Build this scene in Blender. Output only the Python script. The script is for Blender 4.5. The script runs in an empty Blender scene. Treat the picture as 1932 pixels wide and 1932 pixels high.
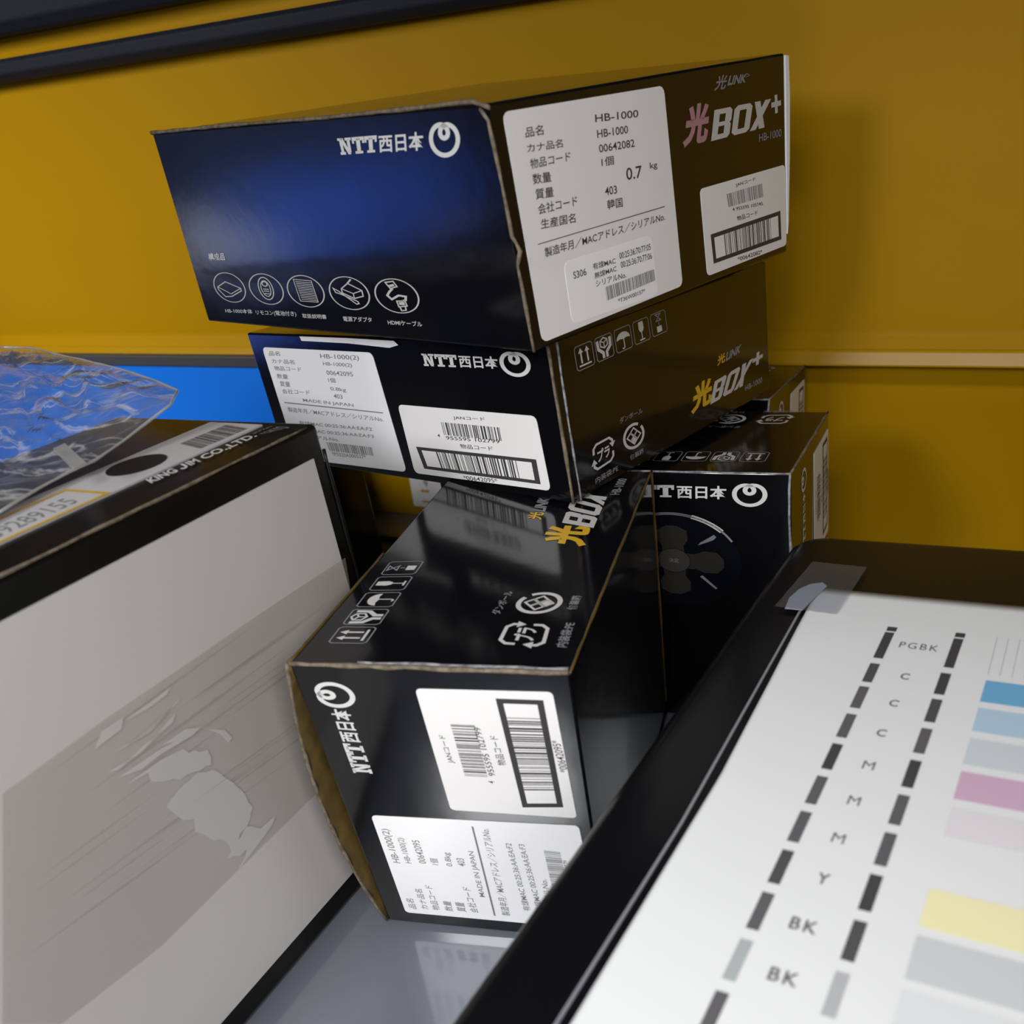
import bpy, bmesh, math, random, json
from mathutils import Vector, Matrix
# Stack of black cartons between a binder and a printer case, in front of a yellow plastic wall.
CAM = [1700.63928, 0.17719, -0.23439, 0.27817, 1.03216, 0.08729, 0.18549, 1189.69012, 1226.44549]   # focal length in px, location, rotation, principal point
WORLD_BASE = (.020, .020, .022)
WORLD_K = 1.0
def sky_dir(az, el):
    a, e = math.radians(az), math.radians(el); return (-math.cos(e) * math.cos(a), math.cos(e) * math.sin(a), math.sin(e))
# direction, inner/outer half-angle (deg), colour, strength: glow patches added for the blue and pale reflections on the top carton
WORLD_PATCHES = [(sky_dir(-4.5, -8.2), .3, 3.6, (.04, .17, 1.0), 1.0),
                 (sky_dir(-7.5, -8.3), .3, 3.6, (.035, .16, 1.0), 1.2),
                 (sky_dir(-11, -8.4), .3, 3.6, (.03, .15, 1.0), 1.2),
                 (sky_dir(-14.5, -8.7), .3, 3.4, (.03, .14, .9), 1.0),
                 (sky_dir(-1.5, -8.0), .3, 2.2, (.85, .9, 1.0), 1.3),
                 (sky_dir(-3.6, -9.3), .3, 1.9, (.85, .9, 1.0), .8),
                 (sky_dir(-8, -4.5), 3, 11, (.22, .32, .75), .33),
                 (sky_dir(-15, -13), .5, 4, (.8, .85, 1.0), .35),
                 (sky_dir(-6, -12.5), .5, 4, (.35, .45, .8), .3)]
# name, place, aim, size, watts, colour, spread (deg)
AREAS = [('ceiling_lamp', (-.18, -.50, .47), (.03, 0, .05), (.14, .12), .72, (.97, .985, 1.0), 100),
         ('left_fill', (-.80, -.25, .62), (-.48, .45, .12), (.40, .30), 1.30, (1.0, .985, .96), 70),  # added fill that brightens the left part of the wall
         ('right_fill', (.48, -.45, .50), (.05, .1, .1), (.20, .20), 1.65, (1.0, .975, .95), 180),  # added fill from the right, power fitted to surface brightness
         ('front_fill', (.10, -.40, .50), (.10, -.10, .08), (.15, .15), .50, (.97, .985, 1.0), 90),  # added downward fill over the sheet, power fitted to its brightness
         ('low_fill', (.10, -.50, .12), (.10, .05, .15), (.15, .10), .62, (1.0, .985, .97), 180)]  # added low fill that lifts the upright front faces

DATA = r'''{"BOX": {"1": [[0.0741, 0.09, 0.2062], [-0.1254, 0.1902, 0.2066], [0.1587, 0.2523, 0.2123], [-0.038, 0.3552, 0.216], [0.0712, 0.0847, 0.2843], [-0.1158, 0.1784, 0.2885], [0.1575, 0.2503, 0.2944], [-0.0248, 0.3673, 0.2999]], "2": [[0.0765, 0.1077, 0.1399], [-0.1039, 0.1888, 0.1342], [0.1491, 0.2683, 0.1404], [-0.0309, 0.3497, 0.135], [0.0743, 0.1077, 0.2055], [-0.1049, 0.1883, 0.2003], [0.1473, 0.2692, 0.2063], [-0.0325, 0.3496, 0.2011]], "3": [[0.1, 0.0002, 0.0003], [0.0065, 0.0003, 0.0014], [0.1001, 0.1517, 0.0092], [0.0056, 0.1517, 0.0106], [0.1023, -0.0079, 0.1307], [0.0058, -0.0077, 0.1314], [0.1034, 0.1442, 0.1403], [0.0092, 0.1421, 0.1408]], "5": [[0.1662, 0.1437, 0.0003], [-0.0114, 0.1769, 0.0003], [0.1834, 0.2365, 0.0003], [0.0056, 0.2711, 0.0003], [0.1645, 0.1449, 0.1378], [-0.0142, 0.1783, 0.1326], [0.1805, 0.2369, 0.1366], [0.0004, 0.2805, 0.1312]], "4": [[0.1472, 0.258, 0.0003], [-0.0359, 0.2955, 0.0003], [0.1647, 0.3432, 0.0003], [-0.0185, 0.3808, 0.0003], [0.149, 0.263, 0.1368], [-0.0341, 0.3005, 0.1379], [0.1663, 0.3478, 0.1329], [-0.0167, 0.3857, 0.1346]]}, "E_label": [[0.0262, 0.0268], [0.5142, 0.0384], [0.5065, 0.9516], [0.0336, 0.9609]], "E_text": [["品名", 0.0792, 0.8542, 0.1268, 0.8523, 0.0818, 0.8926], ["カナ品名", 0.0769, 0.7986, 0.1735, 0.7905, 0.0787, 0.8313], ["物品コード", 0.0772, 0.7358, 0.1889, 0.7316, 0.0802, 0.7742], ["数量", 0.0776, 0.6757, 0.1279, 0.6691, 0.0788, 0.7168], ["質量", 0.0772, 0.6162, 0.1269, 0.6088, 0.0803, 0.6574], ["会社コード", 0.0777, 0.5552, 0.19, 0.549, 0.0799, 0.5974], ["生産国名", 0.0775, 0.4954, 0.1771, 0.4827, 0.0805, 0.5359], ["HB-1000", 0.2757, 0.8588, 0.4115, 0.8441, 0.2773, 0.8894], ["HB-1000", 0.2758, 0.7961, 0.3728, 0.7886, 0.277, 0.8287], ["00642082", 0.2758, 0.7371, 0.3893, 0.7276, 0.2764, 0.7697], ["1個", 0.2777, 0.6786, 0.3165, 0.6758, 0.2794, 0.7166], ["0.7", 0.3504, 0.5972, 0.4031, 0.5925, 0.3523, 0.6495], ["kg", 0.4328, 0.6121, 0.4586, 0.61, 0.4331, 0.6466], ["403", 0.277, 0.5583, 0.3153, 0.5537, 0.2782, 0.5933], ["韓国", 0.2784, 0.4966, 0.3285, 0.4908, 0.2797, 0.5383], ["製造年月／MACアドレス／シリアルNo.", 0.0752, 0.3779, 0.4677, 0.3746, 0.0775, 0.4186]], "E_line": [[0.0616, 0.4383], [0.4724, 0.4365], [0.4727, 0.4405], [0.062, 0.4419]], "E_small": [["S306", 0.1455, 0.2505, 0.1856, 0.2496, 0.1462, 0.2822], ["有線MAC", 0.2073, 0.2612, 0.2817, 0.2551, 0.2087, 0.2906], ["00:25:36:70:77:05", 0.2966, 0.269, 0.4061, 0.2642, 0.2969, 0.2977], ["無線MAC", 0.2088, 0.2195, 0.2814, 0.2202, 0.21, 0.2477], ["00:25:36:70:77:06", 0.2976, 0.2268, 0.4072, 0.221, 0.2978, 0.2559], ["シリアルNo.", 0.2091, 0.182, 0.3116, 0.1761, 0.2097, 0.2108], ["*T36W00157*", 0.2736, 0.0737, 0.3706, 0.0744, 0.2737, 0.0937]], "E_sticker": [[0.1207, 0.0564], [0.4183, 0.041], [0.4148, 0.3295], [0.1242, 0.3345]], "E_bar": [[0.238, 0.1037], [0.4106, 0.1147], [0.4097, 0.1696], [0.2377, 0.1677]], "E_code": [[0.6177, 0.0367], [0.996, 0.0395], [0.9934, 0.4665], [0.6111, 0.4695]], "E_ctext": [["JANコード", 0.7609, 0.425, 0.8516, 0.4278, 0.7588, 0.4459], ["4 955595 105745", 0.7414, 0.315, 0.8811, 0.2958, 0.7398, 0.3328], ["物品コード", 0.7601, 0.259, 0.8559, 0.2554, 0.7581, 0.2843], ["*00642082*", 0.7548, 0.0525, 0.8725, 0.044, 0.7526, 0.0756]], "E_cbar": [[0.7249, 0.3419], [0.8835, 0.3374], [0.879, 0.4068], [0.7191, 0.4082]], "E_cframe": [[0.6468, 0.0878], [0.969, 0.0817], [0.9661, 0.2363], [0.6415, 0.2378]], "E_link": [[0.69, 0.8889], [0.8367, 0.8906], [0.8412, 0.9407], [0.7013, 0.9532]], "E_hikari": [[0.5543, 0.6715], [0.6516, 0.6738], [0.6756, 0.8481], [0.5842, 0.8519]], "E_BOX": [[0.6677, 0.6723], [0.9095, 0.6747], [0.9332, 0.8017], [0.6884, 0.8065]], "E_plus": [[0.9335, 0.7281], [0.9804, 0.7296], [0.9786, 0.817], [0.9335, 0.8142]], "E_hb": [[0.8724, 0.613], [0.9786, 0.6111], [0.9805, 0.6494], [0.8734, 0.6499]], "D_ntt": [[0.6215, 0.847], [0.7208, 0.8502], [0.7296, 0.9158], [0.6211, 0.9141]], "D_jp": [[0.7262, 0.8475], [0.8414, 0.8465], [0.8479, 0.9183], [0.7345, 0.9167]], "D_sp": [[0.8499, 0.8171], [0.9222, 0.8124], [0.9349, 0.9425], [0.8632, 0.9501]], "D_icons": [[0.1304, 0.2093], [0.2688, 0.2128], [0.4056, 0.214], [0.5447, 0.2176], [0.6825, 0.218]], "D_iw": [[0.0622, 0.2035], [0.2004, 0.2068], [0.3393, 0.2081], [0.4816, 0.2118], [0.618, 0.2118]], "D_text": [["構成品", 0.0803, 0.3556, 0.1452, 0.3587, 0.0846, 0.3951], ["HB-1000本体", 0.0858, 0.0611, 0.1926, 0.0683, 0.0871, 0.0874], ["リモコン(電池付き)", 0.2048, 0.0612, 0.3514, 0.0712, 0.207, 0.0926], ["取扱説明書", 0.3722, 0.0684, 0.4527, 0.0734, 0.3729, 0.0929], ["電源アダプタ", 0.5056, 0.0697, 0.5934, 0.0762, 0.5065, 0.096], ["HDMIケーブル", 0.6394, 0.0722, 0.7352, 0.0754, 0.64, 0.0976]], "A_label": [[0.054, 0.03], [0.487, 0.052], [0.47, 0.897], [0.05, 0.9]], "A_text": [["品名", 0.0707, 0.8398, 0.1176, 0.8416, 0.0729, 0.8743], ["HB-1000(2)", 0.2759, 0.8314, 0.4183, 0.8336, 0.2786, 0.8719], ["カナ品名", 0.0739, 0.7844, 0.1677, 0.7854, 0.0744, 0.8177], ["HB-1000(2)", 0.279, 0.7836, 0.386, 0.7834, 0.2812, 0.8168], ["物品コード", 0.0746, 0.7311, 0.1867, 0.7341, 0.0765, 0.7648], ["00642095", 0.2838, 0.7243, 0.3818, 0.7244, 0.2844, 0.7563], ["数量", 0.0756, 0.6707, 0.1215, 0.6702, 0.078, 0.7074], ["1個", 0.2826, 0.6702, 0.3094, 0.6689, 0.2837, 0.7051], ["質量", 0.0789, 0.6101, 0.1214, 0.6111, 0.0813, 0.6512], ["0.8kg", 0.2811, 0.604, 0.3402, 0.603, 0.282, 0.6378], ["会社コード", 0.0788, 0.5555, 0.1934, 0.5634, 0.0812, 0.5928], ["403", 0.2861, 0.5539, 0.32, 0.5545, 0.2868, 0.5866], ["MADE IN JAPAN", 0.157, 0.5006, 0.3533, 0.4968, 0.1574, 0.5305], ["製造年月／MACアドレス／シリアルNo.", 0.0796, 0.4144, 0.451, 0.413, 0.0813, 0.4524], ["有線MAC 00:25:36:AA:EA:F2", 0.1114, 0.3187, 0.3992, 0.3337, 0.1121, 0.3512], ["無線MAC 00:25:36:AA:EA:F3", 0.1122, 0.2625, 0.3989, 0.2807, 0.1128, 0.2951], ["シリアルNo.", 0.1133, 0.213, 0.2591, 0.2214, 0.1141, 0.2417], ["*P5020A000537*", 0.213, 0.0971, 0.3468, 0.1101, 0.2139, 0.1285]], "A_line": [[0.074, 0.4816], [0.4557, 0.4755], [0.4567, 0.4833], [0.0755, 0.4902]], "A_bar": [[0.2078, 0.1353], [0.3793, 0.1439], [0.3811, 0.2093], [0.2036, 0.2045]], "A_code": [[0.517, 0.054], [0.942, 0.068], [0.936, 0.555], [0.515, 0.55]], "A_ctext": [["JANコード", 0.6914, 0.4793, 0.7879, 0.488, 0.6909, 0.5068], ["4", 0.6264, 0.3457, 0.6346, 0.3464, 0.6266, 0.3694], ["955595 102799", 0.6531, 0.3361, 0.819, 0.3513, 0.6533, 0.3609], ["物品コード", 0.6933, 0.2844, 0.794, 0.2944, 0.6931, 0.3165], ["*00642095*", 0.6824, 0.0577, 0.7894, 0.0704, 0.6809, 0.0893]], "A_cbar": [[0.6494, 0.3674], [0.8259, 0.3697], [0.8257, 0.4589], [0.6483, 0.4556]], "A_cframe": [[0.555, 0.0992], [0.9166, 0.1047], [0.916, 0.2713], [0.5442, 0.2576]], "WALL": {"n": [0.20791, 0.97815], "d": 0.385}, "BIND": {"TR": [-0.0053, 0.0655, 0.19], "d": [-0.18601, -0.98255, 0.0]}, "TAPEBAND": [[0.0051, 0.1377], [0.0445, 0.1387], [0.0722, 0.1388], [0.1187, 0.1392], [0.1534, 0.1383], [0.1819, 0.08], [0.1704, 0.0652], [0.1352, 0.0592], [0.1026, 0.0593], [0.056, 0.059], [0.0391, 0.0612], [0.011, 0.0951]], "RES": [[[0.101, 0.1144], [0.0995, 0.1118], [0.097, 0.1109], [0.0959, 0.1093], [0.0929, 0.108], [0.0927, 0.1048], [0.0938, 0.1023], [0.0959, 0.1034], [0.0987, 0.1035], [0.101, 0.1048], [0.1031, 0.1055], [0.106, 0.1056], [0.1079, 0.1077], [0.1094, 0.1081], [0.1116, 0.1092], [0.1134, 0.1105], [0.1152, 0.1124], [0.1148, 0.1155], [0.1123, 0.1154], [0.1112, 0.1157], [0.109, 0.115], [0.1068, 0.115], [0.105, 0.1148], [0.1032, 0.1146]], [[0.0994, 0.1035], [0.0967, 0.1014], [0.094, 0.1004], [0.092, 0.0978], [0.0908, 0.0947], [0.0893, 0.0919], [0.0883, 0.0902], [0.0874, 0.0872], [0.0868, 0.086], [0.0857, 0.0828], [0.0859, 0.0797], [0.0847, 0.0763], [0.0869, 0.0746], [0.0875, 0.0732], [0.09, 0.0715], [0.0938, 0.0714], [0.0955, 0.0689], [0.0978, 0.0679], [0.0994, 0.0671], [0.0992, 0.0706], [0.0997, 0.0732], [0.1011, 0.0755], [0.1038, 0.0773], [0.1047, 0.0793], [0.1061, 0.0822], [0.1086, 0.0856], [0.1078, 0.0874], [0.1072, 0.0898], [0.1106, 0.0921], [0.1124, 0.0963], [0.1134, 0.099], [0.114, 0.1008], [0.1115, 0.102], [0.1096, 0.1024], [0.1082, 0.1029], [0.1052, 0.1032], [0.1034, 0.103], [0.1012, 0.1033]], [[0.09, 0.0715], [0.0878, 0.0697], [0.0848, 0.0658], [0.0875, 0.0655], [0.0894, 0.0646], [0.0921, 0.0639], [0.0948, 0.0639], [0.0971, 0.0638], [0.099, 0.0657], [0.1019, 0.067], [0.0999, 0.068], [0.0978, 0.0679], [0.0962, 0.0692], [0.0935, 0.07], [0.0921, 0.071]], [[0.0909, 0.0665], [0.0773, 0.0659], [0.0796, 0.0637], [0.0893, 0.0614], [0.1005, 0.0591], [0.0947, 0.0622]], [[0.1141, 0.1353], [0.1046, 0.1353], [0.0965, 0.1355], [0.0987, 0.1341], [0.1062, 0.134], [0.1126, 0.1347]], [[0.1263, 0.1332], [0.1168, 0.1335], [0.1145, 0.1365], [0.1225, 0.1367]], [[0.1222, 0.1287], [0.1086, 0.1268], [0.0947, 0.1306], [0.0973, 0.1294], [0.1073, 0.1273], [0.1177, 0.1277]], [[0.1261, 0.1243], [0.1143, 0.1228], [0.0984, 0.1269], [0.1004, 0.1248], [0.1136, 0.1242], [0.1228, 0.1227]], [[0.1238, 0.1206], [0.1079, 0.1196], [0.0923, 0.1167], [0.0959, 0.1162], [0.1077, 0.1179], [0.1166, 0.1179]], [[0.1227, 0.1169], [0.1094, 0.1163], [0.1019, 0.1146], [0.1139, 0.1153]], [[0.107, 0.1204], [0.0974, 0.1198], [0.0923, 0.1167], [0.1023, 0.1184]], [[0.09, 0.1146], [0.084, 0.1098], [0.0824, 0.1055], [0.0845, 0.1049], [0.0863, 0.1099]]], "STREAK": [[[0.1424, 0.0907], [0.1031, 0.086], [0.0531, 0.0795], [0.1033, 0.0855]], [[0.1233, 0.0945], [0.0943, 0.0918], [0.0602, 0.0878], [0.0946, 0.0911]], [[0.1561, 0.1101], [0.1357, 0.109], [0.1127, 0.1072], [0.1359, 0.1085]], [[0.0921, 0.1263], [0.0589, 0.1262], [0.0195, 0.1254], [0.0591, 0.1256]], [[0.1223, 0.0983], [0.0831, 0.0949], [0.0342, 0.0899], [0.0834, 0.0942]], [[0.1511, 0.0955], [0.1317, 0.0936], [0.1099, 0.0908], [0.1319, 0.093]], [[0.1332, 0.1137], [0.1066, 0.1127], [0.0758, 0.1107], [0.1069, 0.112]], [[0.1416, 0.1353], [0.1035, 0.1362], [0.0556, 0.1364], [0.1039, 0.1353]], [[0.0837, 0.1132], [0.0565, 0.1125], [0.0257, 0.1105], [0.057, 0.1114]], [[0.1547, 0.0986], [0.1165, 0.0951], [0.0681, 0.0896], [0.1169, 0.0942]], [[0.121, 0.1227], [0.084, 0.1222], [0.0384, 0.1208], [0.0843, 0.1215]], [[0.1608, 0.1076], [0.1409, 0.1063], [0.1184, 0.1043], [0.1411, 0.1058]], [[0.1696, 0.0925], [0.1374, 0.0887], [0.0976, 0.0831], [0.1378, 0.0879]], [[0.1026, 0.0908], [0.0723, 0.0879], [0.0368, 0.0835], [0.0726, 0.087]], [[0.1001, 0.1272], [0.0787, 0.1273], [0.0549, 0.1267], [0.0789, 0.1267]], [[0.1232, 0.1172], [0.0861, 0.1162], [0.0406, 0.1138], [0.0866, 0.1152]], [[0.1346, 0.1226], [0.1019, 0.1223], [0.0624, 0.1208], [0.1023, 0.1214]], [[0.1007, 0.1186], [0.0657, 0.1177], [0.0234, 0.1159], [0.0659, 0.1171]], [[0.0937, 0.127], [0.0597, 0.1271], [0.0192, 0.1262], [0.0601, 0.1261]], [[0.1089, 0.0957], [0.0753, 0.0926], [0.0348, 0.0883], [0.0755, 0.0921]]], "SP": {"label": [[0.0746, 0.0215], [0.0057, 0.0203], [0.0049, 0.0464], [0.0937, 0.0462]], "king": [[0.0653, 0.0141], [0.0183, 0.0121], [0.0123, 0.0179], [0.0602, 0.0216]], "bar": [[0.0402, 0.0253], [0.0128, 0.0225], [0.0084, 0.0359], [0.0307, 0.0398]], "sub": [[0.0159, 0.0116], [0.0072, 0.0093], [0.0047, 0.0164], [0.0122, 0.0166]]}, "BAG": [[-0.0594, -0.0484, 0.193], [-0.0597, -0.0254, 0.193], [-0.0613, -0.0084, 0.1935], [-0.0606, 0.0051, 0.194], [-0.0568, 0.0136, 0.195], [-0.0557, 0.028, 0.197], [-0.0536, 0.0412, 0.2], [-0.0496, 0.0484, 0.203], [-0.057, 0.0641, 0.204], [-0.0804, 0.0822, 0.204], [-0.1028, 0.0977, 0.204], [-0.1259, 0.1128, 0.204], [-0.1677, 0.1372, 0.204], [-0.2052, 0.16, 0.204], [-0.2305, 0.1672, 0.204], [-0.2867, 0.1843, 0.204]], "TAB": [[-0.07, 0.0126, 0.2], [-0.0699, 0.0179, 0.2], [-0.0456, -0.0021, 0.2], [-0.0456, -0.0077, 0.2]]}'''
sc = bpy.context.scene
COL = sc.collection
random.seed(7)

# ------------------------------------------------------------------ camera
cam_d = bpy.data.cameras.new('camera'); cam = bpy.data.objects.new('camera', cam_d); COL.objects.link(cam)
cam.location = CAM[1:4]; cam.rotation_euler = CAM[4:7]
cam_d.sensor_width = 36.0; cam_d.lens = CAM[0] / 1932 * 36.0
cam_d.shift_x = (966 - CAM[7]) / 1932; cam_d.shift_y = (CAM[8] - 966) / 1932
cam_d.clip_start = 0.01; cam_d.clip_end = 50
cam_d.dof.use_dof = True; cam_d.dof.focus_distance = 0.40; cam_d.dof.aperture_fstop = 14
sc.camera = cam
sc.view_settings.view_transform = 'Standard'; sc.view_settings.look = 'None'
sc.view_settings.gamma = 1.0; sc.view_settings.exposure = 0.0; sc.view_settings.use_curve_mapping = False

# ------------------------------------------------------------------ surroundings (dim even base plus added blue and pale glow patches)
W = bpy.data.worlds.new('room_light'); sc.world = W; W.use_nodes = True
nt = W.node_tree; N = nt.nodes; L = nt.links; N.clear()
wo = N.new('ShaderNodeOutputWorld'); bg = N.new('ShaderNodeBackground'); L.new(bg.outputs[0], wo.inputs[0])
tc = N.new('ShaderNodeTexCoord')
def patch(prev, d, a0, a1, colr, k):
    d = Vector(d).normalized()
    v = N.new('ShaderNodeVectorMath'); v.operation = 'DOT_PRODUCT'; L.new(tc.outputs['Generated'], v.inputs[0]); v.inputs[1].default_value = d
    m = N.new('ShaderNodeMapRange'); m.interpolation_type = 'SMOOTHSTEP'; L.new(v.outputs['Value'], m.inputs['Value'])
    m.inputs['From Min'].default_value = math.cos(math.radians(a1)); m.inputs['From Max'].default_value = math.cos(math.radians(a0))
    m.inputs['To Min'].default_value = 0; m.inputs['To Max'].default_value = k
    mx = N.new('ShaderNodeVectorMath'); mx.operation = 'SCALE'; mx.inputs[0].default_value = colr; L.new(m.outputs[0], mx.inputs['Scale'])
    ad = N.new('ShaderNodeVectorMath'); ad.operation = 'ADD'; L.new(mx.outputs[0], ad.inputs[1])
    if isinstance(prev, tuple): ad.inputs[0].default_value = prev
    else: L.new(prev, ad.inputs[0])
    return ad.outputs[0]
acc = WORLD_BASE
for a in WORLD_PATCHES: acc = patch(acc, *a)
L.new(acc, bg.inputs['Color']); bg.inputs['Strength'].default_value = WORLD_K

def area(name, loc, target, size, power, colr=(1, 1, 1), spread=180):
    l = bpy.data.lights.new(name, 'AREA'); l.shape = 'RECTANGLE'; l.size = size[0]; l.size_y = size[1]; l.energy = power; l.color = colr; l.spread = math.radians(spread)
    o = bpy.data.objects.new(name, l); COL.objects.link(o); o.location = loc
    o.rotation_euler = (Vector(target) - Vector(loc)).to_track_quat('-Z', 'Y').to_euler(); return o
for a in AREAS: area(*a)

# ------------------------------------------------------------------ materials
def mat(name, col, rough=.5, spec=.5, metal=0, coat=0, noise=None, bump=None, alpha=None):
    m = bpy.data.materials.new(name); m.use_nodes = True; t = m.node_tree; b = t.nodes['Principled BSDF']
    b.inputs['Base Color'].default_value = (*col, 1); b.inputs['Roughness'].default_value = rough
    b.inputs['Specular IOR Level'].default_value = spec; b.inputs['Metallic'].default_value = metal; b.inputs['Coat Weight'].default_value = coat
    b.inputs['Coat Roughness'].default_value = .08
    tcn = t.nodes.new('ShaderNodeTexCoord')
    if noise:                                    # scale, second colour, contrast lo, hi
        n = t.nodes.new('ShaderNodeTexNoise'); n.inputs['Scale'].default_value = noise[0]; n.inputs['Detail'].default_value = 4
        t.links.new(tcn.outputs['Object'], n.inputs['Vector'])
        r = t.nodes.new('ShaderNodeMapRange'); r.inputs['From Min'].default_value = noise[2]; r.inputs['From Max'].default_value = noise[3]
        t.links.new(n.outputs[0], r.inputs['Value'])
        mx = t.nodes.new('ShaderNodeMix'); mx.data_type = 'RGBA'; mx.inputs[6].default_value = (*col, 1); mx.inputs[7].default_value = (*noise[1], 1)
        t.links.new(r.outputs[0], mx.inputs[0]); t.links.new(mx.outputs[2], b.inputs['Base Color'])
    if bump:                                     # scale, strength
        n = t.nodes.new('ShaderNodeTexNoise'); n.inputs['Scale'].default_value = bump[0]; n.inputs['Detail'].default_value = 3
        t.links.new(tcn.outputs['Object'], n.inputs['Vector'])
        bp = t.nodes.new('ShaderNodeBump'); bp.inputs['Strength'].default_value = bump[1]; bp.inputs['Distance'].default_value = .001
        t.links.new(n.outputs[0], bp.inputs['Height']); t.links.new(bp.outputs[0], b.inputs['Normal'])
        if coat: t.links.new(bp.outputs[0], b.inputs['Coat Normal'])
    if alpha is not None: b.inputs['Alpha'].default_value = alpha
    return m
def film(name, tint, gloss, rough, bump=None, gcol=(1, 1, 1), fk=1.0, haze=0.0, crease=0.0):
    m = bpy.data.materials.new(name); m.use_nodes = True; t = m.node_tree; t.nodes.clear()
    o = t.nodes.new('ShaderNodeOutputMaterial'); tr = t.nodes.new('ShaderNodeBsdfTransparent'); tr.inputs[0].default_value = (*tint, 1)
    g = t.nodes.new('ShaderNodeBsdfGlossy'); g.inputs['Roughness'].default_value = rough; g.inputs['Color'].default_value = (*gcol, 1)
    mx = t.nodes.new('ShaderNodeMixShader'); lw = t.nodes.new('ShaderNodeFresnel'); lw.inputs['IOR'].default_value = 1.45
    ml = t.nodes.new('ShaderNodeMath'); ml.operation = 'MULTIPLY_ADD'; ml.inputs[1].default_value = fk; ml.inputs[2].default_value = gloss; ml.use_clamp = True
    t.links.new(lw.outputs[0], ml.inputs[0]); t.links.new(ml.outputs[0], mx.inputs[0]); t.links.new(tr.outputs[0], mx.inputs[1]); t.links.new(g.outputs[0], mx.inputs[2]); t.links.new(mx.outputs[0], o.inputs[0])
    if haze:
        df = t.nodes.new('ShaderNodeBsdfDiffuse'); df.inputs[0].default_value = (.8, .79, .77, 1); m2 = t.nodes.new('ShaderNodeMixShader'); m2.inputs[0].default_value = haze
        if crease:  # whitened creases; they also stand in for highlights on the film
            tcc = t.nodes.new('ShaderNodeTexCoord'); mp = t.nodes.new('ShaderNodeMapping'); mp.inputs['Rotation'].default_value = (0, 0, .5); mp.inputs['Scale'].default_value = (22, 48, 30)
            t.links.new(tcc.outputs['Object'], mp.inputs['Vector']); nn = t.nodes.new('ShaderNodeTexNoise'); nn.inputs['Scale'].default_value = 1.0; nn.inputs['Detail'].default_value = 4; nn.inputs['Distortion'].default_value = 1.2
            t.links.new(mp.outputs[0], nn.inputs['Vector']); ab = t.nodes.new('ShaderNodeMath'); ab.operation = 'SUBTRACT'; ab.inputs[1].default_value = .5; t.links.new(nn.outputs[0], ab.inputs[0])
            a2 = t.nodes.new('ShaderNodeMath'); a2.operation = 'ABSOLUTE'; t.links.new(ab.outputs[0], a2.inputs[0])
            mr = t.nodes.new('ShaderNodeMapRange'); mr.inputs['From Min'].default_value = 0; mr.inputs['From Max'].default_value = .035; mr.inputs['To Min'].default_value = crease; mr.inputs['To Max'].default_value = haze
            t.links.new(a2.outputs[0], mr.inputs['Value']); t.links.new(mr.outputs[0], m2.inputs[0])
        t.links.new(tr.outputs[0], m2.inputs[1]); t.links.new(df.outputs[0], m2.inputs[2]); t.links.new(m2.outputs[0], mx.inputs[1])
    if bump:
        tcn = t.nodes.new('ShaderNodeTexCoord'); n = t.nodes.new('ShaderNodeTexNoise'); n.inputs['Scale'].default_value = bump[0]; n.inputs['Detail'].default_value = 3
        t.links.new(tcn.outputs['Object'], n.inputs['Vector']); bp = t.nodes.new('ShaderNodeBump'); bp.inputs['Strength'].default_value = bump[1]; bp.inputs['Distance'].default_value = .004
        t.links.new(n.outputs[0], bp.inputs['Height']); t.links.new(bp.outputs[0], g.inputs['Normal'])
    return m
M = {}
M['black'] = mat('black_gloss_card', (.0035, .0035, .0045), .12, .8, bump=(60, .06))
M['kraft'] = mat('kraft_board_edge', (.21, .17, .12), .8, .2, noise=(400, (.10, .08, .055), .35, .65))
M['kraftdark'] = mat('kraft_inner_side', (.11, .07, .018), .5, .3, noise=(150, (.07, .045, .012), .35, .65))
M['wear'] = mat('worn_white_edge', (.33, .325, .335), .7, .2, noise=(300, (.1, .1, .12), .35, .65))
M['sticker'] = mat('white_label_paper', (.80, .78, .77), .32, .5)
M['sticker2'] = mat('bright_label_paper', (.88, .87, .88), .35, .4)
M['ink'] = mat('grey_black_ink', (.045, .042, .042), .5, .3)
M['inkgrey'] = mat('grey_ink', (.22, .22, .22), .5, .3)
M['white'] = mat('white_print', (.62, .61, .60), .4, .4)
M['silver'] = mat('silver_print', (.52, .50, .48), .4, .4)
M['dim'] = mat('grey_print', (.22, .22, .23), .4, .4)
M['yellowp'] = mat('yellow_print', (.62, .36, .02), .4, .4)
M['pinkp'] = mat('pink_print', (.40, .20, .235), .4, .4)
M['olive'] = mat('dark_olive_print', (.030, .027, .022), .3, .4)
M['olive2'] = mat('olive_print', (.052, .047, .040), .3, .4)
M['navy'] = mat('dark_navy_print', (.0045, .005, .008), .15, .8)
M['yellow'] = mat('yellow_plastic', (.45, .243, .0017), .45, .08, noise=(3, (.41, .22, .0015), .35, .65), bump=(25, .03))
M['lip'] = mat('yellow_plastic_lip', (.45, .243, .0017), .30, .32)
M['rail'] = mat('dark_navy_rail', (.016, .018, .028), .6, .15, bump=(200, .05))
M['bluep'] = mat('blue_plastic', (.006, .175, .80), .35, .4)
M['greyrim'] = mat('dark_grey_plastic', (.05, .05, .055), .5, .4)
M['table'] = mat('grey_table_top', (.17, .182, .215), .14, 1.0, coat=.6, noise=(12, (.15, .162, .195), .3, .7))
M['pvc'] = mat('black_pvc_cover', (.005, .0048, .0042), .30, .28, bump=(120, .08))
M['cover'] = mat('white_cover_sheet', (.60, .575, .55), .38, .45, noise=(8, (.56, .535, .515), .3, .7))
M['band'] = mat('clear_packing_tape', (.44, .40, .34), .22, .5, bump=(50, .1), alpha=.28)
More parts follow.
